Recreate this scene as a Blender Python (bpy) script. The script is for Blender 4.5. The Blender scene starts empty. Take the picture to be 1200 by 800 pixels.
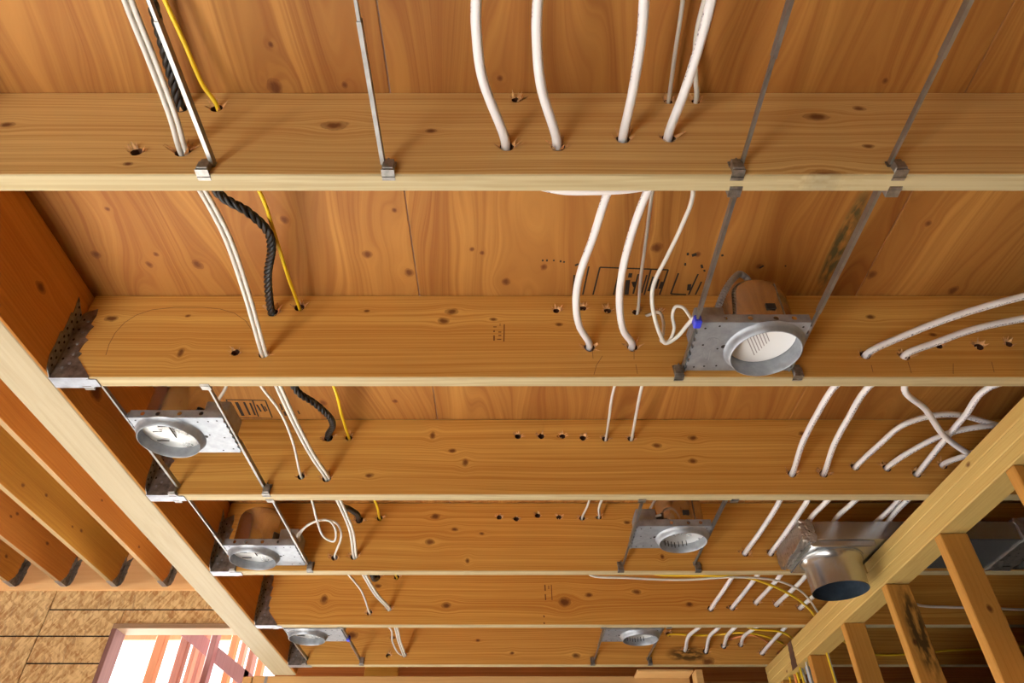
import bpy, math, random
from mathutils import Vector, Matrix

# ------------------------------------------------------------------ camera, world, sun, exposure
sc = bpy.context.scene
COL = sc.collection
F, TH, CZ = 805.2, math.radians(40.736), 1.65
cd = bpy.data.cameras.new('camera'); cam = bpy.data.objects.new('camera', cd); COL.objects.link(cam)
cam.location = (0, 0, CZ); cam.rotation_euler = (math.pi/2 + TH, 0, 0)
cd.sensor_width = 36; cd.lens = 36*F/1200; cd.clip_start = .01
sc.camera = cam

w = bpy.data.worlds.new('sky'); sc.world = w; w.use_nodes = True
bg = w.node_tree.nodes['Background']
bg.inputs[0].default_value = (1, .99, .975, 1); bg.inputs[1].default_value = 2.4

def lamp(name, kind, loc, aim, energy, color, **kw):
    l = bpy.data.lights.new(name, kind); o = bpy.data.objects.new(name, l); COL.objects.link(o)
    o.location = loc; o.rotation_euler = (Vector(aim)-Vector(loc)).to_track_quat('-Z', 'Y').to_euler()
    l.energy = energy; l.color = color
    for k, v in kw.items(): setattr(l, k, v)
    return o
lamp('sun', 'SUN', (-10, -.3, 5.9), (0, 0, 0), 106.0, (1, .98, .95), angle=.01)   # low from the left, in through an unseen opening added in the next room

vs = sc.view_settings
vs.view_transform = 'Standard'; vs.look = 'None'; vs.gamma = 1; vs.use_curve_mapping = False; vs.exposure = 0.1

# ------------------------------------------------------------------ measured frame
ZB = CZ + 1.0583; ZT = ZB + .2908; T = .0381; S = .6096
def YJ(i): return .7586 + (i-1)*S          # near face of joist i
XG, XG2 = -1.165, -1.294                   # girder faces
XW = 1.327                                 # left face of the stud wall
YO, ZO = 5.42, 3.743                       # far wall of the next room, underside of its joists
_c, _s = math.cos(TH), math.sin(TH)
def W(px, py, X=None, Y=None, Z=None):
    """point of the place seen at a photograph pixel, on the plane x=X, y=Y or z=Z"""
    a = (px-600)/F; b = (400-py)/F
    d = Vector((a, _c-b*_s, _s+b*_c))
    k = X/d.x if X is not None else Y/d.y if Y is not None else (Z-CZ)/d.z
    return d*k + Vector((0, 0, CZ))
rnd = random.Random(7)

# ------------------------------------------------------------------ node helpers
class NT:
    def __init__(s, name):
        s.m = bpy.data.materials.new(name); s.m.use_nodes = True
        s.t = s.m.node_tree; s.b = s.t.nodes['Principled BSDF']
    def n(s, typ, ins=None, **kw):
        nd = s.t.nodes.new(typ)
        for k, v in kw.items(): setattr(nd, k, v)
        for k, v in (ins or {}).items(): s.put(nd.inputs[k], v)
        return nd
    def put(s, sock, v):
        if isinstance(v, bpy.types.NodeSocket): s.t.links.new(v, sock)
        else: sock.default_value = v
    def m_(s, op, a, b=0.0, c=0.0, clamp=False):
        nd = s.t.nodes.new('ShaderNodeMath'); nd.operation = op; nd.use_clamp = clamp
        for i, v in enumerate((a, b, c)): s.put(nd.inputs[i], v)
        return nd.outputs[0]
    def xyz(s, x, y, z):
        return s.n('ShaderNodeCombineXYZ', {0: x, 1: y, 2: z}).outputs[0]
    def noise(s, vec, scale, detail=3, rough=.5):
        return s.n('ShaderNodeTexNoise', {'Vector': vec, 'Scale': scale, 'Detail': detail, 'Roughness': rough}).outputs[0]
    def rng(s, v, a, b, c=0.0, d=1.0, smooth=False):
        nd = s.n('ShaderNodeMapRange', {0: v, 1: a, 2: b, 3: c, 4: d})
        if smooth: nd.interpolation_type = 'SMOOTHSTEP'
        return nd.outputs[0]
    def mix(s, f, a, b, blend='MIX'):
        nd = s.t.nodes.new('ShaderNodeMix'); nd.data_type = 'RGBA'; nd.blend_type = blend
        s.put(nd.inputs[0], f); s.put(nd.inputs[6], a); s.put(nd.inputs[7], b)
        return nd.outputs[2]
def rgb(r, g, b):
    f = lambda v: ((v/255+.055)/1.055)**2.4 if v > 10 else v/255/12.92
    return (f(r), f(g), f(b), 1)

def wood(name, axes='xzy', light=(226,182,128), dark=(186,128,72), seed=0, freq=26, swirl=.02, contrast=.55, knots=(), stains=(), fine=.25, rough=.6, blot=.35, edge=0.0, thinw=.5, span=(0, 1), edgecol=(184, 173, 140)):
    """grain runs along axes[0]; axes[1] is the width of the face, axes[2] the thickness"""
    N = NT(name)
    tc = N.n('ShaderNodeTexCoord').outputs['Object']
    sp = N.n('ShaderNodeSeparateXYZ', {0: tc})
    u, v, t = [sp.outputs['xyz'.index(a)] for a in axes]
    so = seed*3.71
    warp = N.noise(N.xyz(N.m_('MULTIPLY', u, .8), N.m_('MULTIPLY_ADD', v, 3.2, so), N.m_('MULTIPLY', t, 3)), 1.0, 2)
    vv = N.m_('MULTIPLY_ADD', N.m_('SUBTRACT', warp, .5), swirl*4, v)
    kcol = None
    if knots:
        k1 = N.m_('SUBTRACT', N.noise(N.xyz(N.m_('MULTIPLY', u, 40), N.m_('MULTIPLY', v, 40), so), 1.0, 2), .5)
        k2 = N.m_('SUBTRACT', N.noise(N.xyz(N.m_('MULTIPLY', u, 40), N.m_('MULTIPLY', v, 40), so+9), 1.0, 2), .5)
    for (ku, kv, r, *st) in knots:
        st = st[0] if st else 1.6
        du = N.m_('MULTIPLY_ADD', k1, .9, N.m_('DIVIDE', N.m_('SUBTRACT', u, ku), r*st))
        dv = N.m_('MULTIPLY_ADD', k2, .9, N.m_('DIVIDE', N.m_('SUBTRACT', v, kv), r))
        d2 = N.m_('ADD', N.m_('MULTIPLY', du, du), N.m_('MULTIPLY', dv, dv))
        g = N.m_('POWER', 2.718, N.m_('MULTIPLY', d2, -.16))
        vv = N.m_('SUBTRACT', vv, N.m_('MULTIPLY', N.m_('MULTIPLY', dv, r*.95), g))
        kk = N.rng(d2, 1.7, .0, 0, 1, True)
        kcol = kk if kcol is None else N.m_('MAXIMUM', kcol, kk)
    vec = N.xyz(N.m_('MULTIPLY_ADD', u, .35, so), N.m_('MULTIPLY', vv, freq), N.m_('MULTIPLY', t, freq*.5))
    band = N.noise(vec, 1.0, 3, .55)
    lines = N.m_('ABSOLUTE', N.m_('SUBTRACT', N.m_('FRACT', N.m_('MULTIPLY', band, 5.0)), .5))
    thin = N.noise(N.xyz(N.m_('MULTIPLY_ADD', u, .6, so), N.m_('MULTIPLY', vv, freq*6.5), N.m_('MULTIPLY', t, freq*3)), 1.0, 2, .6)
    f = N.m_('ADD', N.m_('MULTIPLY', N.rng(band, .3, .7), .35), N.m_('ADD', N.m_('MULTIPLY', N.rng(lines, .5, .12, 0, 1), .2), N.m_('MULTIPLY', N.rng(thin, .42, .62), thinw)))
    fib = N.noise(N.xyz(N.m_('MULTIPLY_ADD', u, 5, so), N.m_('MULTIPLY', vv, 300), N.m_('MULTIPLY', t, 300)), 1.0, 2)
    f = N.m_('ADD', N.m_('MULTIPLY', f, contrast), N.m_('MULTIPLY', N.m_('SUBTRACT', fib, .5), fine), clamp=True)
    c = N.mix(f, rgb(*light), rgb(*dark))
    bl = N.noise(N.xyz(N.m_('MULTIPLY_ADD', u, 1.3, so*2), N.m_('MULTIPLY', v, 4), t), 1.0, 2)
    c = N.mix(N.rng(bl, .35, .75, 0, blot), c, rgb(dark[0]*.98, dark[1]*.93, dark[2]*.86))
    if kcol is not None:
        kr = N.n('ShaderNodeValToRGB', {0: N.m_('MULTIPLY_ADD', N.m_('SUBTRACT', fib, .5), .35, kcol)})
        e = kr.color_ramp.elements
        e[0].position = .0; e[0].color = (0, 0, 0, 1); e[1].position = 1.0; e[1].color = (.95, .95, .95, 1)
        for p_, q_ in ((.12, .08), (.3, .5), (.42, .38), (.7, .55)): x_ = e.new(p_); x_.color = (q_, q_, q_, 1)
        c = N.mix(kr.outputs[0], c, rgb(104, 56, 24))
    if edge:        # narrow edges painted paler to imitate light from below on the undersides
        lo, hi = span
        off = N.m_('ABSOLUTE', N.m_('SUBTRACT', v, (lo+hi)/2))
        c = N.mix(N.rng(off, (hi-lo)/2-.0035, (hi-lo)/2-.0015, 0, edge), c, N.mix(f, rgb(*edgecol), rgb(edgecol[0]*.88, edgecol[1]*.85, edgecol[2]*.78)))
    for (su, sv, ru, rv, col, amt) in stains:
        du = N.m_('DIVIDE', N.m_('SUBTRACT', u, su), ru); dv = N.m_('DIVIDE', N.m_('SUBTRACT', v, sv), rv)
        d2 = N.m_('ADD', N.m_('MULTIPLY', du, du), N.m_('MULTIPLY', dv, dv))
        ns = N.noise(N.xyz(N.m_('MULTIPLY', u, 22), N.m_('MULTIPLY', v, 60), so), 1.0, 3)
        a = N.m_('MULTIPLY', N.rng(d2, 1, .1, 0, amt, True), N.rng(ns, .3, .55))
        c = N.mix(a, c, rgb(*col))
    N.put(N.b.inputs['Base Color'], c)
    N.put(N.b.inputs['Roughness'], rough); N.put(N.b.inputs['Specular IOR Level'], .25)
    bmp = N.n('ShaderNodeBump', {'Strength': .12, 'Distance': .002, 'Height': N.m_('ADD', fib, band)})
    N.put(N.b.inputs['Normal'], bmp.outputs[0])
    return N.m

def flat(name, col, rough=.5, metal=0.0, noise=0.0, nscale=20, spec=.5, trans=0):
    N = NT(name); c = rgb(*col)
    if noise:
        tc = N.n('ShaderNodeTexCoord').outputs['Object']
        nz = N.noise(tc, nscale, 4, .6)
        c = N.mix(N.rng(nz, .3, .7), rgb(*[v*(1-noise) for v in col]), rgb(*[min(255, v*(1+noise*.6)) for v in col]))
        N.put(N.b.inputs['Roughness'], N.rng(nz, .3, .7, max(.05, rough-.08), rough+.08))
    else: N.put(N.b.inputs['Roughness'], rough)
    N.put(N.b.inputs['Base Color'], c); N.put(N.b.inputs['Metallic'], metal); N.put(N.b.inputs['Specular IOR Level'], spec)
    return N.m

def printed_pipe(name, amount):
    """white plastic pipe with a broken line of dark print along one side (u = length in metres, v = way round)"""
    N = NT(name)
    uv = N.n('ShaderNodeSeparateXYZ', {0: N.n('ShaderNodeTexCoord').outputs['UV']})
    u, v = uv.outputs[0], uv.outputs[1]
    band = N.rng(N.m_('ABSOLUTE', N.m_('SUBTRACT', v, .5)), .085, .07)
    glyph = N.rng(N.noise(N.xyz(N.m_('MULTIPLY', u, 170), N.m_('MULTIPLY', v, 30), 0), 1.0, 1), .5, .56)
    run = N.rng(N.noise(N.xyz(N.m_('MULTIPLY', u, 7), 3, 0), 1.0, 1), .5-amount*.2, .53-amount*.2)
    k = N.m_('MULTIPLY', N.m_('MULTIPLY', band, glyph), run)
    N.put(N.b.inputs['Base Color'], N.mix(N.m_('MULTIPLY', k, .85), rgb(222, 217, 216), rgb(70, 46, 74)))
    N.put(N.b.inputs['Roughness'], .38); N.put(N.b.inputs['Subsurface Weight'], .15)
    N.put(N.b.inputs['Subsurface Radius'], (.01, .009, .008)); N.put(N.b.inputs['Subsurface Scale'], .5)
    return N.m

def osb_mat():
    N = NT('osb')
    tc = N.n('ShaderNodeTexCoord').outputs['Object']
    sp = N.n('ShaderNodeSeparateXYZ', {0: tc}); x, z = sp.outputs[0], sp.outputs[2]
    wv = N.noise(N.xyz(N.m_('MULTIPLY', x, 9), 0, N.m_('MULTIPLY', z, 9)), 1.0, 2)
    def layer(ang, sx, sz):
        a = math.radians(ang)
        p = N.m_('ADD', N.m_('MULTIPLY', x, math.cos(a)), N.m_('MULTIPLY', z, math.sin(a)))
        q = N.m_('SUBTRACT', N.m_('MULTIPLY', z, math.cos(a)), N.m_('MULTIPLY', x, math.sin(a)))
        vo = N.n('ShaderNodeTexVoronoi', {'Vector': N.xyz(N.m_('MULTIPLY_ADD', wv, 2.2, N.m_('MULTIPLY', p, sx)), 0, N.m_('MULTIPLY', q, sz)), 'Scale': 1.0})
        return N.n('ShaderNodeSeparateColor', {0: vo.outputs['Color']}).outputs[0]
    a = layer(58, 16, 60); b = layer(-35, 14, 46); d = layer(100, 16, 60)
    f = N.m_('ADD', N.m_('MULTIPLY', a, .45), N.m_('ADD', N.m_('MULTIPLY', b, .25), N.m_('MULTIPLY', d, .3)))
    c = N.mix(N.rng(f, .2, .75), rgb(170, 124, 70), rgb(224, 194, 138))
    c = N.mix(N.rng(d, .9, 1.0, 0, .5), c, rgb(120, 70, 34))
    N.put(N.b.inputs['Base Color'], c); N.put(N.b.inputs['Roughness'], .6)
    N.put(N.b.inputs['Normal'], N.n('ShaderNodeBump', {'Strength': .4, 'Distance': .004, 'Height': f}).outputs[0])
    return N.m

M = {}
M['steel'] = flat('galvanised_steel', (160, 164, 170), .5, .65, .12, 30)
M['steel_dark'] = flat('hanger_steel', (150, 146, 140), .45, .85, .25, 45)
M['can'] = flat('can_sheet_metal', (200, 190, 178), .14, .95, .05, 14)
M['duct'] = flat('duct_sheet_metal', (190, 192, 192), .24, .9)
M['foil'] = flat('foil_tape', (186, 176, 166), .34, .9, .15, 60)
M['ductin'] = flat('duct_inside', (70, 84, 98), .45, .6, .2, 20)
M['reflector'] = flat('reflector_metal', (225, 224, 220), .3, .75, .06, 20)
M['bright'] = flat('bright_zinc', (168, 172, 180), .42, .7, .1, 40)
M['bar'] = flat('bar_steel', (150, 147, 143), .4, .85, .1, 30)
M['label'] = flat('paper_label', (228, 226, 224), .6)
M['ink'] = flat('ink', (40, 28, 20), .8)
M['inksoft'] = flat('faded_ink', (112, 68, 30), .8)
M['pencil'] = flat('pencil_line', (120, 84, 50), .8)
M['pipe'] = printed_pipe('white_pipe', 0.0)
M['pipep'] = printed_pipe('white_pipe_printed', 1.6)
M['white'] = flat('white_cable', (204, 198, 188), .42)
M['yellow'] = flat('yellow_cable', (226, 190, 34), .42)
M['black'] = flat('black_cable', (34, 31, 29), .5)
M['orange'] = flat('orange_cable', (224, 142, 84), .45)
M['bluep'] = flat('pale_blue_cable', (170, 186, 216), .45)
M['clip'] = flat('blue_plastic', (52, 62, 210), .4)
M['dark'] = flat('dark_void', (38, 26, 18), .9)
M['splinter'] = flat('fresh_splinter', (222, 168, 112), .7, 0, .3, 90)
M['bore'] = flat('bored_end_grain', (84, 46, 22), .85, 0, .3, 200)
M['concrete'] = flat('concrete', (190, 189, 186), .8, 0, .12, 3)
M['darkfloor'] = flat('bounce_cut_floor', (96, 92, 88), .85, 0, .2, 3)  # unseen floor darkened so less light bounces up on the right
M['osb'] = osb_mat()
M['bounce_cut'] = flat('bounce_cut_wall', (92, 82, 74), .9, 0, .2, 4)  # dark tone set so the unseen walls soak up bounce light
M['bluesign'] = flat('blue_sheet', (64, 104, 200), .6)

# ------------------------------------------------------------------ mesh helpers
class MB:
    def __init__(s): s.v = []; s.f = []; s.uv = None; s.smooth = False
    def add(s, vs_, fs):
        o = len(s.v); s.v += [tuple(p) for p in vs_]; s.f += [tuple(i+o for i in f) for f in fs]
    def box(s, a, b, bev=0.0, mat=None):
        x0, x1 = sorted((a[0], b[0])); y0, y1 = sorted((a[1], b[1])); z0, z1 = sorted((a[2], b[2]))
        if bev <= 0:
            vs_ = [(x, y, z) for x in (x0, x1) for y in (y0, y1) for z in (z0, z1)]
            fs = [(0, 1, 3, 2), (4, 6, 7, 5), (0, 4, 5, 1), (2, 3, 7, 6), (0, 2, 6, 4), (1, 5, 7, 3)]
        else:
            ctr = Vector(((x0+x1)/2, (y0+y1)/2, (z0+z1)/2)); h = Vector(((x1-x0)/2, (y1-y0)/2, (z1-z0)/2))
            idx = {}; vs_ = []; fs = []
            for sx in (-1, 1):
                for sy in (-1, 1):
                    for sz in (-1, 1):
                        for ax in range(3):
                            p = [sx*(h.x-bev), sy*(h.y-bev), sz*(h.z-bev)]
                            p[ax] = (sx, sy, sz)[ax]*h[ax]
                            idx[(sx, sy, sz, ax)] = len(vs_); vs_.append(ctr+Vector(p))
            q = ((-1, -1), (1, -1), (1, 1), (-1, 1))
            for ax in range(3):
                o1, o2 = (ax+1) % 3, (ax+2) % 3
                for sg in (-1, 1):
                    l = []
                    for p, r in q:
                        k = [0, 0, 0]; k[ax] = sg; k[o1] = p; k[o2] = r; l.append(idx[(*k, ax)])
                    fs.append(tuple(l if sg > 0 else l[::-1]))
                for p in (-1, 1):
                    for r in (-1, 1):       # bevel strip along ax
                        k0 = [0, 0, 0]; k0[o1] = p; k0[o2] = r; k1 = list(k0); k0[ax] = -1; k1[ax] = 1
                        l = [idx[(*k0, o1)], idx[(*k1, o1)], idx[(*k1, o2)], idx[(*k0, o2)]]
                        fs.append(tuple(l[::-1] if p*r > 0 else l))
            for sx in (-1, 1):
                for sy in (-1, 1):
                    for sz in (-1, 1):
                        l = [idx[(sx, sy, sz, a_)] for a_ in range(3)]
                        fs.append(tuple(l if sx*sy*sz > 0 else l[::-1]))
        if mat is not None: vs_ = [mat @ Vector(p) for p in vs_]
        s.add(vs_, fs); return s
    def prism(s, poly, ext):
        """poly: list of 3-D points of a flat outline, ext: extrusion vector"""
        n = len(poly); e = Vector(ext)
        vs_ = [Vector(p) for p in poly] + [Vector(p)+e for p in poly]
        fs = [tuple(range(n))[::-1], tuple(range(n, 2*n))] + [(i, (i+1) % n, n+(i+1) % n, n+i) for i in range(n)]
        s.add(vs_, fs); return s
    def lathe(s, prof, c=(0, 0, 0), n=40, cap0=False, cap1=False):
        o = []
        for r, z in prof:
            for k in range(n):
                a = 2*math.pi*k/n; o.append((c[0]+r*math.cos(a), c[1]+r*math.sin(a), c[2]+z))
        fs = []
        for i in range(len(prof)-1):
            for k in range(n):
                k2 = (k+1) % n; fs.append((i*n+k, i*n+k2, (i+1)*n+k2, (i+1)*n+k))
        if cap0: fs.append(tuple(range(n))[::-1])
        if cap1: fs.append(tuple((len(prof)-1)*n+k for k in range(n)))
        s.add(o, fs); return s
    def holed(s, x0, x1, y0, y1, cx, cy, r, z, th, n=32, M4=None):
        """rectangular sheet with a round hole, thickness th downwards from z"""
        o = []
        def edge(a):
            dx, dy = math.cos(a), math.sin(a)
            ks = []
            if dx > 1e-9: ks.append((x1-cx)/dx)
            if dx < -1e-9: ks.append((x0-cx)/dx)
            if dy > 1e-9: ks.append((y1-cy)/dy)
            if dy < -1e-9: ks.append((y0-cy)/dy)
            k = min(ks); return (cx+dx*k, cy+dy*k)
        angs = sorted([2*math.pi*k/n for k in range(n)] + [math.atan2(y-cy, x-cx) % (2*math.pi) for x in (x0, x1) for y in (y0, y1)])
        n = len(angs)
        for zz in (z, z-th):
            for a in angs: o.append((cx+r*math.cos(a), cy+r*math.sin(a), zz))
            for a in angs: e = edge(a); o.append((e[0], e[1], zz))
        fs = []
        for k in range(n):
            k2 = (k+1) % n
            fs.append((k, n+k, n+k2, k2)); fs.append((2*n+k, 2*n+k2, 3*n+k2, 3*n+k))
            fs.append((k, k2, 2*n+k2, 2*n+k)); fs.append((n+k, 3*n+k, 3*n+k2, n+k2))
        if M4 is not None: o = [M4 @ Vector(p) for p in o]
        s.add(o, fs); return s
    def tube(s, pts, r, n=10, caps=True, flatten=None):
        s.smooth = True
        pts = [Vector(p) for p in pts]; L = [0.0]
        for i in range(1, len(pts)): L.append(L[-1]+(pts[i]-pts[i-1]).length)
        base = len(s.v); uvs = []
        up = None
        for i, p in enumerate(pts):
            t = (pts[min(i+1, len(pts)-1)]-pts[max(i-1, 0)]).normalized()
            if up is None: up = Vector((1, 0, 0)) if abs(t.x) < .8 else Vector((0, 0, 1))
            a = (up - t*up.dot(t)).normalized(); b = t.cross(a); up = a
            for k in range(n):
                an = 2*math.pi*k/n
                fl = flatten or 1.0
                s.v.append(tuple(p + a*(r*math.cos(an)) + b*(r*fl*math.sin(an))))
        for i in range(len(pts)-1):
            for k in range(n):
                k2 = (k+1) % n
                s.f.append((base+i*n+k, base+(i+1)*n+k, base+(i+1)*n+k2, base+i*n+k2))
                uvs += [(L[i], k/n), (L[i+1], k/n), (L[i+1], (k+1)/n), (L[i], (k+1)/n)]
        if caps:
            s.f.append(tuple(base+k for k in range(n))); uvs += [(L[0], 0)]*n
            s.f.append(tuple(base+(len(pts)-1)*n+k for k in range(n))[::-1]); uvs += [(L[-1], 0)]*n
        s.uv = (s.uv or []) + uvs
        return s
    def mesh(s, name, mat):
        me = bpy.data.meshes.new(name); me.from_pydata(s.v, [], s.f)
        if s.uv and len(s.uv) == len(me.loops):
            ul = me.uv_layers.new(name='UVMap')
            for i, q in enumerate(s.uv): ul.data[i].uv = q
        if s.smooth: me.polygons.foreach_set('use_smooth', [True]*len(me.polygons))
        me.materials.append(mat); me.update(); return me
    def obj(s, name, mat, parent=None):
        o = bpy.data.objects.new(name, s.mesh(name, mat)); COL.objects.link(o)
        if parent: o.parent = parent
        return o
def smooth_by_angle(o, deg=35):
    me = o.data
    me.polygons.foreach_set('use_smooth', [True]*len(me.polygons)); me.set_sharp_from_angle(angle=math.radians(deg))
    return o
def tag(o, label=None, cat=None, group=None, kind=None):
    if label: o['label'] = label
    if cat: o['category'] = cat
    if group: o['group'] = group
    if kind: o['kind'] = kind
    return o
def empty(name, loc=(0, 0, 0), rz=0):
    o = bpy.data.objects.new(name, None); COL.objects.link(o); o.location = loc; o.rotation_euler.z = rz
    o.empty_display_size = .05
    return o
def copy_tree(o, parent=None):
    c = o.copy(); COL.objects.link(c); c.parent = parent
    for ch in [x for x in COL.objects if x.parent == o]: copy_tree(ch, c)
    return c
def spline(pts, k=10):
    P = [Vector(p) for p in pts]
    if len(P) < 3: return [P[0].lerp(P[1], i/k) for i in range(k+1)]
    P = [P[0]*2-P[1]] + P + [P[-1]*2-P[-2]]; out = []
    for i in range(1, len(P)-2):
        p0, p1, p2, p3 = P[i-1:i+3]
        t1 = max((p1-p0).length, 1e-6)**.5; t2 = max((p2-p1).length, 1e-6)**.5; t3 = max((p3-p2).length, 1e-6)**.5
        m1 = ((p1-p0)/t1 - (p2-p0)/(t1+t2) + (p2-p1)/t2)*t2
        m2 = ((p2-p1)/t2 - (p3-p1)/(t2+t3) + (p3-p2)/t3)*t2
        for j in range(k):
            t = j/k; h = t*t*t; q = t*t
            out.append(p1*(2*h-3*q+1) + m1*(h-2*q+t) + p2*(-2*h+3*q) + m2*(h-q))
    out.append(P[-2]); return out

# ------------------------------------------------------------------ floor, ceiling panels
fl = MB().box((-7.1, -5.6, -.15), (-1.0, 9, 0)).obj('floor', M['concrete']); tag(fl, 'pale concrete floor of the next room', kind='structure')
fm = MB().box((-1.0, -5.6, -.15), (5.5, 9, 0)).obj('floor_main', M['darkfloor']); tag(fm, 'unseen main room floor, darkened to cut bounce light', kind='structure')
gr = MB().box((-40, -40, -.3), (40, 40, -.16)).obj('ground', M['concrete']); tag(gr, 'pale bare ground around the house', kind='structure')

tag(MB().box((-7, -5.6, 0), (4.5, -5.5, ZO+.31)).obj('wall_front_blocker', M['bounce_cut']), 'unseen dark wall added behind the camera to block sky light', kind='structure')  # added to keep sky light off the joist faces
lwl = MB()
for a, b in (((-7.1, -5.6, 0), (-7, -3.4, 4.06)), ((-7.1, 4.7, 0), (-7, 7, 4.06)), ((-7.1, -3.4, 3.45), (-7, 4.7, 4.06)), ((-7.1, -3.4, 0), (-7, 4.7, 2.6))): lwl.box(a, b)
tag(lwl.obj('wall_left', M['osb']), 'unseen board wall of the next room with a high slot added to shape the sun patch', kind='structure')  # opening shaped to lay a narrow sun patch on the floor
ceil = empty('ceiling', (0, 0, ZT)); tag(ceil, 'plywood subfloor panels above the joists', kind='structure')
PLY = dict(axes='yxz', light=(192, 138, 68), dark=(128, 70, 26), freq=10, swirl=.12, contrast=1.05, fine=.15, blot=.45, thinw=.25)
def cz(p): return W(*p, Z=ZT)
panel_knots = {}
for (px, py, r) in [(430,298,.011),(480,319,.012),(112,298,.011),(175,310,.009),(232,310,.013),(333,257,.010),(322,102,.016),(593,330,.011),(637,313,.009),(770,290,.014),(553,292,.006),(565,296,.006),(463,470,.009),(378,472,.012),(1117,340,.013),(1022,322,.012),(1060,352,.008),(183,298,.007),(404,100,.006),(586,92,.006),(126,245,.006),(462,246,.006),(938,355,.010),(818,298,.008),(890,312,.008),(317,52,.005),(1037,95,.006),(1088,262,.008)]:
    p = cz((px, py)); k = math.floor((p.x+.2585)/1.2192); panel_knots.setdefault(k, []).append((p.y, p.x, r, 1.15))
panels = {}
for ix in range(-1, 4):
    x0 = -.2585+ix*1.2192; x1 = x0+1.2192
    if ix == -1: x0 = XG2
    st = []
    if ix == 0:
        st = []
    if ix == 0 or ix == 1:
        a, b = cz((1012, 226)), cz((962, 338))
        st = [((a.y+b.y)/2, (a.x+b.x)/2, .23, .028, (52, 62, 40), .85)] if (a.x+b.x)/2 > x0 and (a.x+b.x)/2 < x1 else []
    for iy, (y0, y1) in enumerate(((-5.6, YJ(2)+T/2), (YJ(2)+T/2, YJ(6)+T/2), (YJ(6)+T/2, 5.6))):
        kn = panel_knots.get(ix, []) if True else []
        kn = [q for q in kn if y0-.05 < q[0] < y1+.05]
        m = wood('plywood', seed=ix*3.3+iy*7.1+11, knots=kn, stains=st, **PLY)
        b_ = MB().box((x0+.0012, y0+.0015, ZT+.0002), (x1-.0012, y1-.0015, ZT+.018), .0015)
        o = b_.obj('panel', m, ceil); o.matrix_parent_inverse = Matrix.Translation((0, 0, -ZT))
        panels[(ix, iy)] = o

# ------------------------------------------------------------------ joists
HOLES = {   # joist: (px, py, radius) of holes on its near face
 1: [(160,178,.012),(214,178,.015),(213,127,.015),(254,127,.013),(594,172,.014),(654,172,.014),(730,163,.014),(784,162,.014),(783,119,.009),(815,119,.009),(605,117,.010)],
 2: [(276,413,.011),(309,415,.013),(320,366,.015),(351,360,.014),(691,407,.014),(741,407,.014),(652,364,.009),(683,361,.010),(712,364,.010),(745,366,.010),(772,366,.009),(1014,416,.014),(1060,417,.014),(1100,405,.010),(1147,406,.012),(1182,403,.010)],
 3: [(353,558,.012),(383,560,.015),(385,513,.015),(409,513,.012),(607,511,.011),(634,511,.011),(659,511,.010),(683,513,.011),(709,514,.011),(739,514,.011),(928,555,.014),(965,555,.014),(1002,547,.014),(1039,548,.014),(1074,555,.014),(1105,545,.014)],
 4: [(392,653,.013),(415,652,.014),(421,609,.016),(445,607,.012),(585,606,.011),(605,608,.011),(630,604,.011),(655,606,.011),(682,607,.011),(702,606,.010),(873,648,.014),(903,648,.014)],
 5: [(433,718,.013),(456,713,.013),(442,676,.015),(465,676,.013),(833,713,.014),(858,712,.014),(886,706,.014),(910,708,.014),(938,712,.014)],
 6: [(455,768,.013),(474,767,.013),(783,743,.014),(803,761,.014),(827,763,.014),(848,757,.014),(868,755,.014),(893,765,.014)],
}
KNOTS = {
 1: [(392,147,.016),(957,137,.013,1.9),(1007,127,.008),(1018,171,.007),(505,153,.007),(8,146,.009),(150,192,.006)],
 2: [(212,413,.013,.6),(530,365,.011),(520,376,.010),(578,374,.006),(655,380,.006),(1020,371,.008),(1093,392,.006),(130,373,.010),(430,364,.005),(220,370,.005)],
 3: [(545,542,.012,.8),(507,510,.013,.7),(530,528,.008),(433,557,.008),(770,522,.010),(812,513,.010),(812,540,.009),(655,511,.005),(940,508,.009)],
 4: [(510,605,.011),(548,657,.011,.7),(504,635,.012),(533,620,.008),(565,625,.006),(735,612,.009),(776,652,.010,.7),(1040,640,.008)],
 5: [(662,705,.022,1.2),(523,709,.013),(380,702,.022,.7),(746,693,.012),(808,708,.010),(443,686,.010),(690,697,.010)],
 6: [(412,744,.02),(460,747,.010),(675,768,.013),(600,765,.008),(830,775,.02),(560,750,.007)],
}
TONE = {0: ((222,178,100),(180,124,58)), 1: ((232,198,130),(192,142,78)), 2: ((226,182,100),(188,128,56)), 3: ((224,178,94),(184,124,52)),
        4: ((224,174,88),(184,120,48)), 5: ((222,172,86),(182,118,46)), 6: ((224,174,90),(182,120,50)), 7: ((190,124,66),(148,84,38)), 8: ((150,92,52),(112,62,30))}  # joist seven's darker tone holds the shadow on its face
JLAB = {0: 'wooden joist overhead nearest the camera, mostly out of the picture',
        1: 'topmost wooden joist running across the whole picture with four white pipes entering it',
        2: 'second wooden joist from the top, with metal hanger at the left end',
        3: 'third wooden joist from the top, with a row of bored holes in the middle',
        4: 'fourth wooden joist from the top, two recessed light housings hung before it',
        5: 'fifth wooden joist from the top with a large pale knot near the middle',
        6: 'lowest joist carrying a metal hanger, with a dark smudge on the right',
        7: 'shaded reddish joist behind the lowest beam at the bottom edge'}
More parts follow.
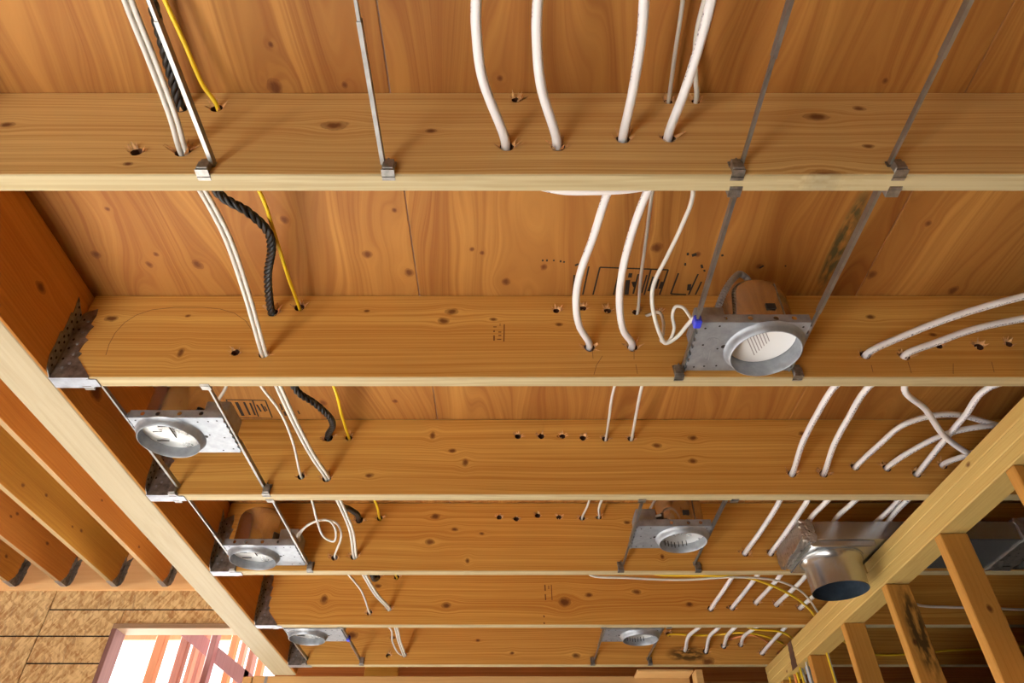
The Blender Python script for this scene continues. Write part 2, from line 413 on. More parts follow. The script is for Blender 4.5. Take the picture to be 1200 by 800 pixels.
def splinters(mb, p, r, rn, side=-1):
    for k in range(rn.randint(10, 15)):
        a = rn.uniform(-.5, 3.6) if rn.random() < .7 else rn.uniform(0, 6.28)
        q = Vector((p.x+math.cos(a)*r*.95, p.y, p.z+math.sin(a)*r*.75))
        out = Vector((math.cos(a)*rn.uniform(.3, 1.3), -rn.uniform(.3, 1.1), math.sin(a)*rn.uniform(0, .8))).normalized()*max(r, .011)*rn.uniform(.6, 1.7)
        wd = Vector((-math.sin(a), 0, math.cos(a)))*max(r, .011)*rn.uniform(.12, .34)
        th = Vector((math.cos(a), -.6, math.sin(a)))*.0012
        A, B, C = q-wd, q+wd, q+out
        mb.add([A, B, C, A+th, B+th, C+th*.3+wd*.3], [(0, 1, 2), (3, 5, 4), (0, 3, 4, 1), (1, 4, 5, 2), (2, 5, 3, 0)])
JOISTS = {}
for i in range(0, 8):
    y = YJ(i)
    kn = [(W(q[0], q[1], Y=y).x, W(q[0], q[1], Y=y).z, *q[2:]) for q in KNOTS.get(i, [])]
    st = []
    if i == 6: p = W(806, 766, Y=y); st = [(p.x, p.z, .13, .05, (40, 26, 14), .85)]
    if i == 1: p = W(963, 200, Y=y); kn.append((p.x, ZB-.004, .02, 1.4))
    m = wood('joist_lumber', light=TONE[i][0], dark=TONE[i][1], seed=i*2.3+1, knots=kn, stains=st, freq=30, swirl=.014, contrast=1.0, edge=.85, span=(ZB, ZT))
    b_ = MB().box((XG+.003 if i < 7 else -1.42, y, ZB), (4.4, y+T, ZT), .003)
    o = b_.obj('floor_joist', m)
    hs = HOLES.get(i, [])
    if hs:
        cut = MB()
        for (px, py, r) in hs:
            p = W(px, py, Y=y)
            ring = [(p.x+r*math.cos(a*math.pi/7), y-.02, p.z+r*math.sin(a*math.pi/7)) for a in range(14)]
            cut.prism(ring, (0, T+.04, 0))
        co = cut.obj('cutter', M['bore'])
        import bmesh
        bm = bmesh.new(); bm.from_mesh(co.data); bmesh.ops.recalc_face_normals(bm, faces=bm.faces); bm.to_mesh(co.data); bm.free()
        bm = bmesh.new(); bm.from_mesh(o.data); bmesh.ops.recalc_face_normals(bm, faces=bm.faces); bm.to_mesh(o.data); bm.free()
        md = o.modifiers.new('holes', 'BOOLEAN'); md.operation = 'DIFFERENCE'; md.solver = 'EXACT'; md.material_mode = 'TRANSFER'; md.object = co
        dg = bpy.context.evaluated_depsgraph_get(); dg.update()
        me = bpy.data.meshes.new_from_object(o.evaluated_get(dg)); o.modifiers.clear(); o.data = me
        bpy.data.objects.remove(co)
        sp = MB()
        for (px, py, r) in hs: splinters(sp, W(px, py, Y=y), r, rnd)
        tag(sp.obj('splinters', M['splinter'], o), kind='stuff')
    tag(o, JLAB[i], 'joist', 'floor joists overhead')
    JOISTS[i] = o

# pencil lines and faded ink on the joists
def ink(parent, segs, Y=None, Z=None, mat='ink', name='ink_mark', wd=.0016):
    mb = MB()
    for (x0, y0, x1, y1, *q) in segs:
        wq = q[0] if q else wd
        off = Vector((0, -.0005, 0)) if Y is not None else Vector((0, 0, -.0005))
        a = W(x0, y0, Y=Y, Z=Z)+off; b = W(x1, y1, Y=Y, Z=Z)+off
        t = (b-a).normalized(); nn = t.cross(Vector((0, 1, 0)) if Y is not None else Vector((0, 0, 1)))*wq/2
        th = -off*.8
        mb.prism([a-nn, a+nn, b+nn, b-nn], th)
    o = mb.obj(name, M[mat], parent); o['kind'] = 'stuff'
    o.matrix_parent_inverse = parent.matrix_world.inverted() if parent.parent is None else Matrix.Identity(4)
    return o
arc = [(124,416),(128,403),(135,390),(146,378),(160,369),(178,363),(205,360),(238,360),(258,362),(275,367),(288,376),(296,388)]
ink(JOISTS[2], [(*arc[k], *arc[k+1]) for k in range(len(arc)-1)]+[(706,417,699,428),(699,428,696,439),(745,427,747,438),(694,409,695,420),(743,409,743,421),(1021,428,1023,436),(1064,424,1068,437),(1117,426,1117,438),(1162,424,1165,436)], Y=YJ(2), mat='pencil', name='pencil_mark', wd=.0012)
ink(JOISTS[2], [(591,380,590.5,400,.003),(586,379,586,382),(584,389,587.5,389,.003),(584,393,587.5,393,.003),(582.5,397.5,587.5,397.5,.003),(578,383,582,383,.003),(579,387,579,389,.004),(579,393,579,399,.004)], Y=YJ(2), mat='inksoft')
ink(JOISTS[5], [(638.5,685,639,692,.006),(639,696,639.5,703,.006),(643,686,643,690,.004),(646,685,647,703,.004),(637,721,638,723,.006),(637.5,729,638,731,.006)], Y=YJ(5), mat='inksoft')
ink(JOISTS[3], [(355,523,358,523)], Y=YJ(3), mat='pencil', name='pencil_mark')

# stamps on the plywood
def pn(px, py):
    p = cz((px, py)); ix = math.floor((p.x+.2585)/1.2192); return panels[(max(-1, ix), 0 if p.y < YJ(2) else 1)]
box1 = [(690,312,683,345),(703,313,695,345),(703,313,783,316),(783,316,773,345),(727,313,719,345),(763,315,755,345),(795,320,786,344),(786,344,804,345),(818,321,807,345),(822,330,815,345),(673,322,671,345)]
dashes = [(739,320,738,325,.010),(736,328,734,345,.012),(741,330,743,336,.005),(748,321,742,344,.005),(744.5,330,743,334,.009),(752,324,749,333,.005),(758,322,752,343,.004),(766,324,760,341,.008),(772,327,769,338,.005),(776,330,773,338,.007)]
blots = [(813,297,814,300,.012),(806,296,806,299,.006),(822,310,823,314,.006),(825,316,826,318,.005),(803,308,803,311,.005),(808,333,807,340,.010),(635,305,637,305,.006),(640,305,642,305,.007),(648,305,650,305,.005),(656,306,658,306,.007),(660,306.5,662,307,.005),(674,311,678,309,.006),(846,298,847,300,.006),(884,329,885,330,.006),(890,314,895,311,.006),(920,311,921,312,.004)]
ink(pn(740, 330), box1+dashes+blots, Z=ZT, name='ink_stamp', wd=.0045)
box2 = [(265,468,275,488),(265,468,311,469),(311,469,319,489),(275,489,319,490,.003),(296,469,303,488),(277,471,285,487,.011),(273,475,277,485,.005),(286,471,293,486,.007),(293,472,299,486,.006),(301,474,306,482,.006),(306,473,311,482,.006),(310,476,313,481,.004),
        (332,470,337,471,.006),(337,471,339,476,.006),(328,473,331,480,.005),(333,482,335,487,.007),(338,477,343,489,.006),(349,481,351,485,.005)]
ink(pn(290, 480), box2, Z=ZT, name='ink_stamp', wd=.0045)

# ------------------------------------------------------------------ girder, hangers
gk = [(1.02, 2.77, .008), (.95, 2.83, .009), (1.2, 2.86, .012), (1.55, 2.80, .02), (2.1, 2.83, .012)]
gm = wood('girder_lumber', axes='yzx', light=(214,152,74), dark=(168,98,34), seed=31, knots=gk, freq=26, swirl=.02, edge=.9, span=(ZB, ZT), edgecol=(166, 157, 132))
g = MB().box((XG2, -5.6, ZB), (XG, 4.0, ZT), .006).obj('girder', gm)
tag(g, 'thick wooden girder on the left that carries the hung joist ends', 'beam')

def hanger_mesh():
    """joist along +x from the carrier face x=0, near face y=0, underside z=0, thickness T"""
    mb = MB(); th = .0016
    def side(y, d):
        poly = [(0, y, -.0016), (.1, y, -.0016), (.1, y, .004), (.047, y, .066), (.052, y, .078), (.041, y, .086), (.044, y, .112), (.05, y, .125), (.038, y, .134), (.041, y, .16), (.046, y, .172), (.034, y, .182), (.037, y, .21), (.032, y, .236), (.004, y, .222), (0, y, .215)]
        mb.prism(poly, (0, d*th, 0))
    side(-.0002, -1); side(T+.0002, 1)
    for s, y in ((-1, -.0018), (1, T+.0018)):
        poly = [(.0003, y, 0), (.0003, y+s*.022, .014), (.0003, y+s*.034, .045), (.0003, y+s*.036, .09), (.0003, y+s*.041, .118), (.0003, y+s*.034, .126), (.0003, y+s*.036, .16), (.0003, y+s*.042, .184), (.0003, y+s*.034, .19), (.0003, y+s*.045, .238), (.0003, y, .205)]
        mb.prism(poly, (.0016, 0, 0))
    return mb
def seat_mesh():
    mb = MB(); mb.box((0, -.0018, -.0019), (.1, T+.0018, -.0003)); mb.box((.094, .004, -.0032), (.118, T-.004, -.001)); mb.box((.001, .006, -.0024), (.098, .009, -.0019)); return mb
def nail_mesh():
    mb = MB()
    for (x, z) in ((.022, .03), (.035, .045), (.032, .075), (.028, .11), (.026, .15), (.024, .19)):
        mb.prism([(x+.0042*math.cos(a*.7854), -.0035, z+.0042*math.sin(a*.7854)) for a in range(8)], (0, .002, 0))
    return mb
def hole_mesh():
    mb = MB(); rn = random.Random(3)
    for z in (.03, .055, .08, .105, .13, .155, .18, .205):
        for y in (-.012, -.027):
            yy = y+rn.uniform(-.003, .003); zz = z+(.011 if y < -.02 else 0)
            mb.prism([(.0021, yy+.0032*math.cos(a*.7854), zz+.0042*math.sin(a*.7854)) for a in range(8)], (.0004, 0, 0))
    for z in (.06, .095, .125, .16, .195):
        mb.prism([(.012+.003*math.cos(a*.7854), -.0022, z+.004*math.sin(a*.7854)) for a in range(8)], (0, -.0004, 0))
    return mb
hm = hanger_mesh().mesh('joist_hanger', M['steel_dark']); nm = nail_mesh().mesh('nail_heads', M['steel']); sem = seat_mesh().mesh('seat', M['bright']); hom = hole_mesh().mesh('nail_holes', M['dark'])
def hanger(loc, rz, label, group):
    o = bpy.data.objects.new('joist_hanger', hm); COL.objects.link(o); o.location = loc; o.rotation_euler.z = rz
    tag(o, label, 'joist hanger', group)
    for nmn, me in (('nail_heads', nm), ('nail_holes', hom), ('seat', sem)):
        c = bpy.data.objects.new(nmn, me); COL.objects.link(c); c.parent = o
        if nmn != 'seat': c['kind'] = 'stuff'
    return o
HL = {1: 'metal hanger on the girder under the topmost joist end',
      2: 'largest toothed metal hanger at the left end of the second joist', 3: 'metal hanger at the left end of the third joist, beside a light housing',
      4: 'metal hanger at left end of the fourth joist, behind a housing bar', 5: 'metal hanger at the left end of the fifth joist', 6: 'smallest metal hanger, at left end of the lowest hung joist'}
for i in range(2, 7): hanger((XG, YJ(i), ZB), 0, HL[i], 'joist hangers on the girder')

# ------------------------------------------------------------------ next room: joists, ledger, board wall, window
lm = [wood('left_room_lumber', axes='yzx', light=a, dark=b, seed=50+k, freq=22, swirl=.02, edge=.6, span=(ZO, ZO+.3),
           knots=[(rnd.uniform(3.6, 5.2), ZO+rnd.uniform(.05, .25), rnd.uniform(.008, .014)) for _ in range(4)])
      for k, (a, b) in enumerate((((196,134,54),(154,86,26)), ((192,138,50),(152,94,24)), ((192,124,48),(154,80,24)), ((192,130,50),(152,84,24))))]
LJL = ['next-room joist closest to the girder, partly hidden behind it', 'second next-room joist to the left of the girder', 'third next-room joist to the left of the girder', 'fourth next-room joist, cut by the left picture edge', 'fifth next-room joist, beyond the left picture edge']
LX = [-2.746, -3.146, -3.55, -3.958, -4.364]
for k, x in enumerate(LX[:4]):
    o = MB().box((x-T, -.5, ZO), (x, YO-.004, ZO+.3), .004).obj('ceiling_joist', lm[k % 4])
    tag(o, LJL[k], 'joist', 'joists of the next room')
    hanger((x-T, YO, ZO), -math.pi/2, ['metal hanger beside the girder on the pale ledger', 'second metal hanger from the girder on the pale ledger', 'third metal hanger from the girder on the pale ledger', 'fourth metal hanger from the girder, at far left'][k], 'hangers on the ledger')
ledm = wood('ledger_lumber', light=(238,196,140), dark=(222,164,104), seed=61, freq=14, contrast=.4)
led = MB().box((-6.5, YO, ZO-.027), (-1.4, YO+.045, ZO+.32), .003).obj('ledger_board', ledm)
tag(led, 'pale ledger board along the top of the strand-board wall', 'beam')

roof = MB().box((-7, -5.6, ZO+.31), (XG2-.02, YO+1.2, ZO+.33)).obj('ceiling_next_room', wood('roof_plywood', seed=71, **PLY)); tag(roof, 'plywood deck over the next room', kind='structure')
pony = MB().box((XG2, -5.6, ZT+.02), (XG2+.02, YO, ZO+.31)).obj('wall_upper_left', M['osb']); tag(pony, 'strand board wall above the girder', kind='structure')

wall = empty('wall_back', (0, YO, 0)); tag(wall, 'strand board wall below the ledger', kind='structure')
def zO(px, py): p = W(px, py, Y=YO+.02); return p
zs = [zO(150, 714).z, zO(80, 745).z, zO(80, 777).z]
zl = zO(5, 745).z
xs = zO(65, 697).x
xw0 = zO(137, 740).x; zw = zO(180, 737).z       # left jamb face and head of the opening
def panel(x0, x1, z0, z1):
    o = MB().box((x0+.0045, YO+.02, z0+.006), (x1-.0045, YO+.034, z1-.006), .001).obj('panel', M['osb'], wall)
    o.matrix_parent_inverse = Matrix.Translation((0, -YO, 0)); return o
top = ZO-.02
panel(-6.4, xs, zl, top); panel(-6.4, xs, zl-.6, zl); panel(-6.4, xs, 0, zl-.6)
panel(xs, -1.45, zs[0], top); panel(xw0-.006, -1.45, zw, zs[0])
panel(xs, xw0, zs[1], zs[0]); panel(xs, xw0, zs[2], zs[1]); panel(xs, xw0, zs[2]-.4, zs[2]); panel(xs, xw0, 0, zs[2]-.4)
bk = MB().box((-6.4, YO+.036, 0), (xw0-.04, YO+.05, ZO)); bk.box((-6.4, YO+.036, zw+.04), (-1.45, YO+.05, ZO))
o = bk.obj('backing', M['dark'], wall); o.matrix_parent_inverse = Matrix.Translation((0, -YO, 0))

win = empty('window_1', (xw0, YO, 1)); tag(win, 'unglazed framed window opening with flare-tinted studs beyond', kind='structure')
wi = Matrix.Translation((-xw0, -YO, -1))
jm = wood('jamb_lumber', axes='zyx', light=(140,104,100), dark=(110,74,74), seed=81, freq=20)
hdm = wood('head_lumber', light=(168,140,112), dark=(136,106,80), seed=82, freq=20)
for nme, a, b, mm in (('jamb', (xw0-.038, YO+.0, .9), (xw0, YO+.16, zw), jm), ('jamb', (-1.62, YO, .9), (-1.58, YO+.16, zw), jm),
                      ('head', (xw0-.038, YO+.0, zw), (-1.58, YO+.16, zw+.038), hdm), ('sill', (xw0-.038, YO, .86), (-1.58, YO+.16, .9), hdm)):
    o = MB().box(a, b, .003).obj(nme, mm, win); o.matrix_parent_inverse = wi

# framed wall seen through the opening
YF = 6.9
fw = empty('framed_wall', (-3, YF, 0)); tag(fw, 'bare stud wall with a diagonal brace seen through the window opening', 'wall frame')
fi = Matrix.Translation((3, -YF, 0))
sm = [wood('outside_stud', axes='zxy', light=a, dark=b, seed=90+k, freq=18) for k, (a, b) in enumerate((((176,118,74),(148,88,52)), ((150,98,82),(124,74,64)), ((164,116,92),(138,88,70)), ((134,92,92),(108,70,74))))]  # pink and purple tint imitates flare around the bright opening
def fstud(px, w_, k, yo=0, dep=.09, z1=4.6):
    x = W(px, 745, Y=YF+yo).x
    o = MB().box((x, YF+yo, 0), (x+w_, YF+yo+dep, z1), .003).obj('stud', sm[k], fw); o.matrix_parent_inverse = fi
fstud(184, .085, 0, .0); fstud(213, .075, 1, 0); fstud(229, .04, 2, .0); fstud(236, .06, 1, .3, .12); fstud(248, .055, 3, -.25); fstud(285, .05, 2, .6); fstud(296, .05, 1, -.1, .12); fstud(272, .06, 0, .5); fstud(308, .06, 0, .3)
a, b = W(224, 743, Y=YF-.1), W(300, 806, Y=YF-.1); d = (b-a).normalized(); a = a-d*.6; b = b+d*.6
nn = d.cross(Vector((0, 1, 0))).normalized()*.06
o = MB().prism([a-nn, a+nn, b+nn, b-nn], (0, .04, 0)).obj('brace', sm[3], fw); o.matrix_parent_inverse = fi
for px, py, wd in ((160, 744, 2.6),):
    p = W(px, py, Y=YF+1.2)
    o = MB().box((p.x-.4, YF+1.2, p.z-.05), (p.x+1.6, YF+1.24, p.z+.05)).obj('rim_board', sm[0], fw); o.matrix_parent_inverse = fi
p = W(231, 795, Y=YF+2)
o = MB().box((p.x-.05, YF+2, p.z-.5), (p.x+.07, YF+2.02, p.z+.1), .004).obj('blue_sheet', M['bluesign']); tag(o, 'small blue sheet seen outside through the window opening', 'sheet')

# ------------------------------------------------------------------ header at the bottom edge
hd = empty('header_beam', (0, 4.0, ZB-.3)); tag(hd, 'pale header beam along the bottom edge under the girder end', 'beam')
hi = Matrix.Translation((0, -4.0, -(ZB-.3)))
hmat = wood('header_lumber', light=(224,182,122), dark=(196,146,86), seed=101, freq=24, contrast=.45, edge=.0)
for nme, a, b in (('beam', (-1.40, 4.0, ZB-.26), (.96, 4.09, ZB-.002)), ('end_block', (-1.455, 4.0, ZB-.26), (-1.405, 4.09, ZB-.004)), ('cleat', (.66, 3.87, ZB-.016), (.955, 3.995, ZB-.002)), ('post', (.962, 3.86, ZB-.6), (1.0, 3.95, ZB-.006))):
    o = MB().box(a, b, .003).obj(nme, hmat, hd); o.matrix_parent_inverse = hi
o = MB().box((-1.335, 3.997, ZB-.2), (-1.32, 3.9995, ZB-.004)).obj('strap', M['steel'], hd); o.matrix_parent_inverse = hi
bp = empty('wall_back_plates', (1.5, 4.1, ZB-.2)); tag(bp, 'stacked top plates of the wall behind', kind='structure')
bi = Matrix.Translation((-1.5, -4.1, -(ZB-.2)))
bmt = wood('plate_lumber', light=(190,138,66), dark=(150,100,40), seed=105, freq=20)
for k in range(3):
    o = MB().box((1.01, 4.1, ZB-.003-.0375*(k+1)), (4.4, 4.19, ZB-.004-.0375*k), .003).obj('top_plate', bmt, bp); o.matrix_parent_inverse = bi
blk = MB().box((W(427, 787, Y=4.3).x, 4.3, ZB+.01), (W(466, 787, Y=4.3).x, 4.34, ZT-.02), .003).obj('blocking', wood('block_lumber', light=(214,172,84), dark=(186,140,56), seed=107)); tag(blk, 'small yellow wood block behind the bottom header beam', 'block')

# ------------------------------------------------------------------ stud wall on the right
wr = empty('wall_right', (XW, 2.4, 0)); tag(wr, 'bare stud wall with stacked top plates on the right', kind='structure')
ri = Matrix.Translation((-XW, -2.4, 0))
def wpart(nme, a, b, mat, bev=.003):
    o = MB().box(a, b, bev).obj(nme, mat, wr); o.matrix_parent_inverse = ri; return o
D4 = .0889
pm = [wood('top_plate_lumber', axes='yzx', light=(208,178,108), dark=(176,136,70), seed=110+k, freq=30, contrast=.5, knots=[(1.75+.9*k, ZB-.024-.038*k, .007)]) for k in range(3)]
wpart('top_plate', (XW+.001, -1.2, ZB-.0376), (XW+D4, 2.51, ZB-.0006), pm[0])
wpart('top_plate', (XW+.0, 2.515, ZB-.0376), (XW+D4-.002, 3.85, ZB-.0006), pm[1])
wpart('top_plate', (XW, -1.2, ZB-.0757), (XW+D4, 3.85, ZB-.0385), pm[1])
wpart('top_plate', (XW-.001, -1.2, ZB-.1143), (XW+D4, 3.85, ZB-.0762), pm[2])
for k, y in enumerate((1.19, 1.596, 2.007, 2.416, 2.822, 3.236, 3.64)):
    stn = [(2.43, 1.385, .2, .045, (36, 30, 16), .9)] if k == 3 else []
    m = wood('wall_stud_lumber', axes='zxy', light=(204,150,74), dark=(170,112,46), seed=120+k, freq=26, stains=stn, knots=[(rnd.uniform(1.8, 2.5), XW+rnd.uniform(.01, .08), .008)])
    wpart('stud', (XW+.002, y, .04), (XW+D4, y+T, ZB-.1146), m)
wpart('light_block', (XW+D4+.001, -1.2, .0), (XW+D4+.013, 3.85, 2.2), M['osb'], .001)  # unseen board added to stop light reaching the room beyond the studs
wpart('bottom_plate', (XW, -1.2, 0), (XW+D4, 3.85, .038), pm[2])
p0 = W(927, 751, X=XW)
# brown strap over the plates
sp = MB()
q0, q1 = 3.40, 3.455
pts = [(XW-.0016, q0, ZB+.002)]
zz = [ZB-.002-.0145*k for k in range(9)]
left = [(XW-.0022, q0+(.004 if k % 2 else 0), z) for k, z in enumerate(zz)]
right = [(XW-.0022, q1+.02*(k/8)-(.004 if k % 2 else 0), z) for k, z in enumerate(zz)][::-1]
sp.prism(left+right, (.0012, 0, 0))
o = sp.obj('nail_plate', flat('brown_steel', (104, 74, 58), .6, .4, .2, 50)); tag(o, 'brown metal strap nailed over the right wall top plates', 'strap')

# unseen walls around the room on the right, darkened to cut bounce
er = MB().box((4.4, -5.6, 0), (4.5, 5.6, ZT)).obj('wall_far_right', M['bounce_cut']); tag(er, 'unseen wall at the far right, darkened to cut bounce', kind='structure')
eb = MB().box((-1.44, 5.5, 0), (4.4, 5.6, ZT)).obj('wall_back_main', M['bounce_cut']); tag(eb, 'unseen dark wall closing the room behind the header beam', kind='structure')

# ------------------------------------------------------------------ recessed light housings
ZP = ZB+.0215
XR, XL = .612, -.975
def housing(label, inner='slots', conduit=False, clip=None, bars=(-.180, .095)):
    """origin: centre of the opening at plate height; y towards the far joist; bars added per site"""
    r = empty('recessed_light'); tag(r, label, 'light housing', 'recessed light housings')
    X0, X1, Y0_, Y1_ = -.172, .087, -.09, .09
    pl = MB().holed(X0, X1, Y0_, Y1_, 0, 0, .0835, 0.0, .0014, 40)
    for y in (Y0_, Y1_):                                        # turned-up edges with round holes
        rot = Matrix.Translation((0, y, 0)) @ Matrix.Rotation(math.pi/2, 4, 'X')
        cuts = (-.14, -.085, -.02, .035, .066)
        for k in range(4):
            c = (cuts[k]+cuts[k+1])/2 if k < 3 else .05
            pl.holed(cuts[k], cuts[k+1], 0, .024, c, .013, .0065, .0007, .0014, 12, rot)
        pl.box((X0, y-.0007, 0), (-.14, y+.0007, .024)); pl.box((.066, y-.0007, 0), (X1, y+.0007, .024))
    for k in range(7):                                           # folded tabs that hold the bars
        yy = Y0_+.012+k*.026
        pl.box((X0-.004, yy, -.003), (X0, yy+.014, .016)); pl.box((X1, yy, -.003), (X1+.004, yy+.014, .016))
    pl.obj('mounting_plate', M['steel'], r)
    pr = [(.0965, -.0016), (.093, -.004), (.0885, -.012), (.0865, -.022), (.0835, -.0235), (.082, -.0225), (.0825, .0), (.083, .04)]
    smooth_by_angle(MB().lathe(pr, n=48).obj('collar', M['steel'], r), 60)
    can = [(.086, .001), (.0865, .126), (.085, .141), (.078, .156), (.066, .166), (.05, .171), (0.001, .173)]
    c = smooth_by_angle(MB().lathe(can, n=48).obj('housing_can', M['can'], r), 50)
    MB().box((-.006, -.0895, .045), (.017, -.0862, .062)).obj('slot_patch', M['dark'], c)
    sl = MB()
    sl.box((.0365, -.0795, .03), (.0385, -.0778, .14)); sl.obj('seam', M['steel_dark'], c)
    jb = MB().box((X0+.006, -.055, .001), (-.094, .05, .085), .004).obj('junction_box', M['steel'], r)
    MB().lathe([(.009, 0), (.009, .004), (.006, .004)], (-.135, -.03, .085), 16, False, True).obj('connector', M['steel_dark'], jb)
    if inner == 'label':
        d = MB().lathe([(.0812, .02), (.0812, .024)], n=40, cap0=True, cap1=True).obj('inner_disc', M['label'], r)
        tx = MB()
        for k in range(7):
            x = -.03+k*.0075
            tx.box((x, -.05+.01*abs(k-3)/3, .0192), (x+.0022, .045-(k*.006), .0199), mat=Matrix.Rotation(-.5, 4, 'Z'))
        tx.obj('printed_text', flat('label_print', (150, 140, 140), .7), d)
    else:
        d = MB().lathe([(.0822, .010), (.06, .014), (.001, .016)], n=40).obj('reflector', M['reflector'], r); smooth_by_angle(d, 50)
        tx = MB()
        if inner == 'slots':
            tx.box((-.002, -.03, .0105), (.002, .03, .012)); tx.box((-.05, .03, .0085), (.03, .0335, .0115)); tx.box((-.042, -.012, .0105), (-.038, .015, .012)); tx.box((.025, -.045, .0085), (.06, -.041, .0105)); tx.box((.03, .0, .010), (.056, .003, .0118))
        else:
            for k in range(7): tx.box((-.056+k*.013, .06-abs(k-3)*.006, -.012), (-.0535+k*.013, .0625-abs(k-3)*.006, .008))
        tx.obj('slots', M['dark'], d)
    if conduit:
        O = Vector((XR, 1.275, ZP))
        pts = spline([W(836, 376, Z=2.79)-O, W(842, 358, Z=2.82)-O, W(850, 340, Z=2.86)-O, W(860, 326, Z=2.905)-O, W(868, 321, Z=2.935)-O, W(875, 326, Z=2.925)-O, W(878, 334, Z=2.895)-O], 12)
        cd_ = MB(); cd_.tube(pts, .0072, 10)
        nr = len(cd_.v)//10
        L = 0
        for i in range(nr):
            k = 1.0+(.22 if i % 2 else -.05)
            for j in range(10):
                cpt = pts[i]; q = Vector(cd_.v[i*10+j]); cd_.v[i*10+j] = tuple(cpt+(q-cpt)*k)
        cd_.smooth = False
        cd_.obj('flexible_conduit', M['bright'], r)
        smooth_by_angle(MB().lathe([(.03, 0), (.03, .003), (.012, .005), (.01, .012)], (.024, -.028, .168), 20, False, True).obj('conduit_flange', M['steel_dark'], r))
    kn = MB()                                                    # punched holes and dimples of the plate
    for (x, y) in ((-.155, .075), (-.13, .072), (-.10, .07), (-.157, -.07), (-.125, -.078), (.07, .078), (.072, -.075), (-.112, .004), (-.15, -.01)):
        kn.lathe([(.0026, -.0018), (.0026, -.0015)], (x, y, 0), 10, True, True)
    kn.lathe([(.006, -.0018), (.006, -.0015)], (-.099, -.004, 0), 14, True, True)
    tag(kn.obj('punched_holes', M['dark'], r), kind='stuff')
    if inner == 'label':                                         # pressed arch mark with two strokes and two rows below it
        lg = MB(); mk = lambda px, py: W(px, py, Z=ZP-.0016)-Vector((XR, 1.275, ZP))
        arch = [(827, 405), (829, 399), (832, 396.5), (837, 396), (841, 397), (841.5, 400), (839.5, 405)]
        for a_, b_ in list(zip(arch, arch[1:]))+[((833.5, 405), (835, 400)), ((825.5, 408), (823.5, 418)), ((829, 412), (827, 420)), ((832.5, 410), (830, 422))]:
            a, b = mk(*a_), mk(*b_); t_ = (b-a).normalized(); n_ = t_.cross(Vector((0, 0, 1)))*.0009
            lg.prism([a-n_, a+n_, b+n_, b-n_], (0, 0, -.0005))
        tag(lg.obj('pressed_mark', M['bright'], r), kind='stuff')
    if clip is not None:
        MB().box((clip[0]-.009, clip[1]-.013, -.006), (clip[0]+.009, clip[1]+.013, .018), .003).obj('clip', M['clip'], r)
    return r
def add_bars(r, y_near, y_far, bars, rot):
    """telescoping bars from joist to joist; y_* in the housing's frame"""
    for bx in bars:
        mid = y_near+(y_far-y_near)*(.42 if rot else .58)
        h = MB()
        def chan(y0, y1, wq, hq, xo):
            t = .0012
            h.box((bx-wq/2, y0, xo), (bx+wq/2, y1, xo+t)); h.box((bx-wq/2, y0, xo+t), (bx-wq/2+t, y1, hq)); h.box((bx+wq/2-t, y0, xo+t), (bx+wq/2, y1, hq*.6))
        chan(y_near+.006, mid+.03, .0074, .015, 0); chan(mid-.09, y_far-.006, .0052, .012, .0016)
        b = h.obj('hanger_bar', M['bar'], r)
        sx = -1 if (bx < -.05) != rot else 1
        sx = -sx if rot else sx
        for ye, sg in ((y_near, 1), (y_far, -1)):
            c = MB()
            x0 = bx+sx*.012
            c.box((bx-.004, ye+sg*.001, .001), (x0+sx*.012, ye+sg*.003, .016))
            c.box((x0-.011, ye+sg*.0005, -.019), (x0+.011, ye+sg*.014, .002), .0015)
            c.box((x0-.009, ye+sg*.004, .002), (x0+.009, ye+sg*.012, .012), .001)
            c.box((x0-.012, ye-sg*.012, -.0228), (x0+.012, ye+sg*.012, -.0205))
            c.box((x0-.012, ye-sg*.006, -.0245), (x0+.012, ye-sg*.004, -.0205))
            c.lathe([(.0022, 0), (.0022, .006)], (x0-sx*.003, ye+sg*.008, .012), 8, True, True)
            c.obj('clamp', M['steel_dark'], b)
def place(label, x, y, bay, rot, **kw):
    """bay: number of the joist on the camera's side"""
    r = housing(label, **kw)
    r.location = (x, y, ZP); r.rotation_euler.z = math.pi if rot else 0
    ya, yb = YJ(bay)+T, YJ(bay+1)
    if rot: yn, yf = y-yb, y-ya
    else: yn, yf = ya-y, yb-y
    add_bars(r, yn, yf, kw.get('bars', (-.180, .095)), rot)
    return r
place('recessed light housing with bars meeting the topmost joist at right', .608, .30, 0, False, inner='grid')
place('recessed light housing with bars meeting the topmost joist at left', -.44, .30, 0, True, inner='slots', bars=(-.200, .117))
place('largest open light housing with a coiled conduit, before the second joist', XR, 1.275, 1, False, inner='label', conduit=True, clip=(-.178, .085-.17))
place('round light housing hung left between second and third joists', XL, 1.665, 2, True)
place('domed brown-sheened light housing at left before the fourth joist', XL+.003, 2.489, 3, True)
place('light housing right of centre before the fourth joist', XR, 2.332, 3, False, inner='grid')
place('lowest light housing at left, half hidden by the fifth joist', XL, 3.40, 5, True, clip=(-.18, -.075))
place('lowest light housing right of centre before the lowest hung joist', XR, 3.405, 5, False, inner='grid')

# ------------------------------------------------------------------ sheet metal duct with round outlet
dc = empty('air_duct', (1.17, 2.44, ZB)); tag(dc, 'flat sheet metal air duct with a round drop outlet over the right wall', 'duct')
di = Matrix.Translation((-1.17, -2.44, -ZB))
def dpart(mb, nme, mat, par=None):
    o = mb.obj(nme, mat, par or dc)
    if par is None: o.matrix_parent_inverse = di
    return o
y0, y1, z0, z1 = 2.315, 2.57, ZB+.004, ZB+.076
JX = 1.86
dpart(MB().box((1.06, y0, z0), (JX, y1, z1), .003), 'trunk', M['duct'])
dpart(MB().box((JX+.004, y0-.004, z0-.003), (4.2, y1+.004, z1+.004), .003), 'trunk', M['duct'])
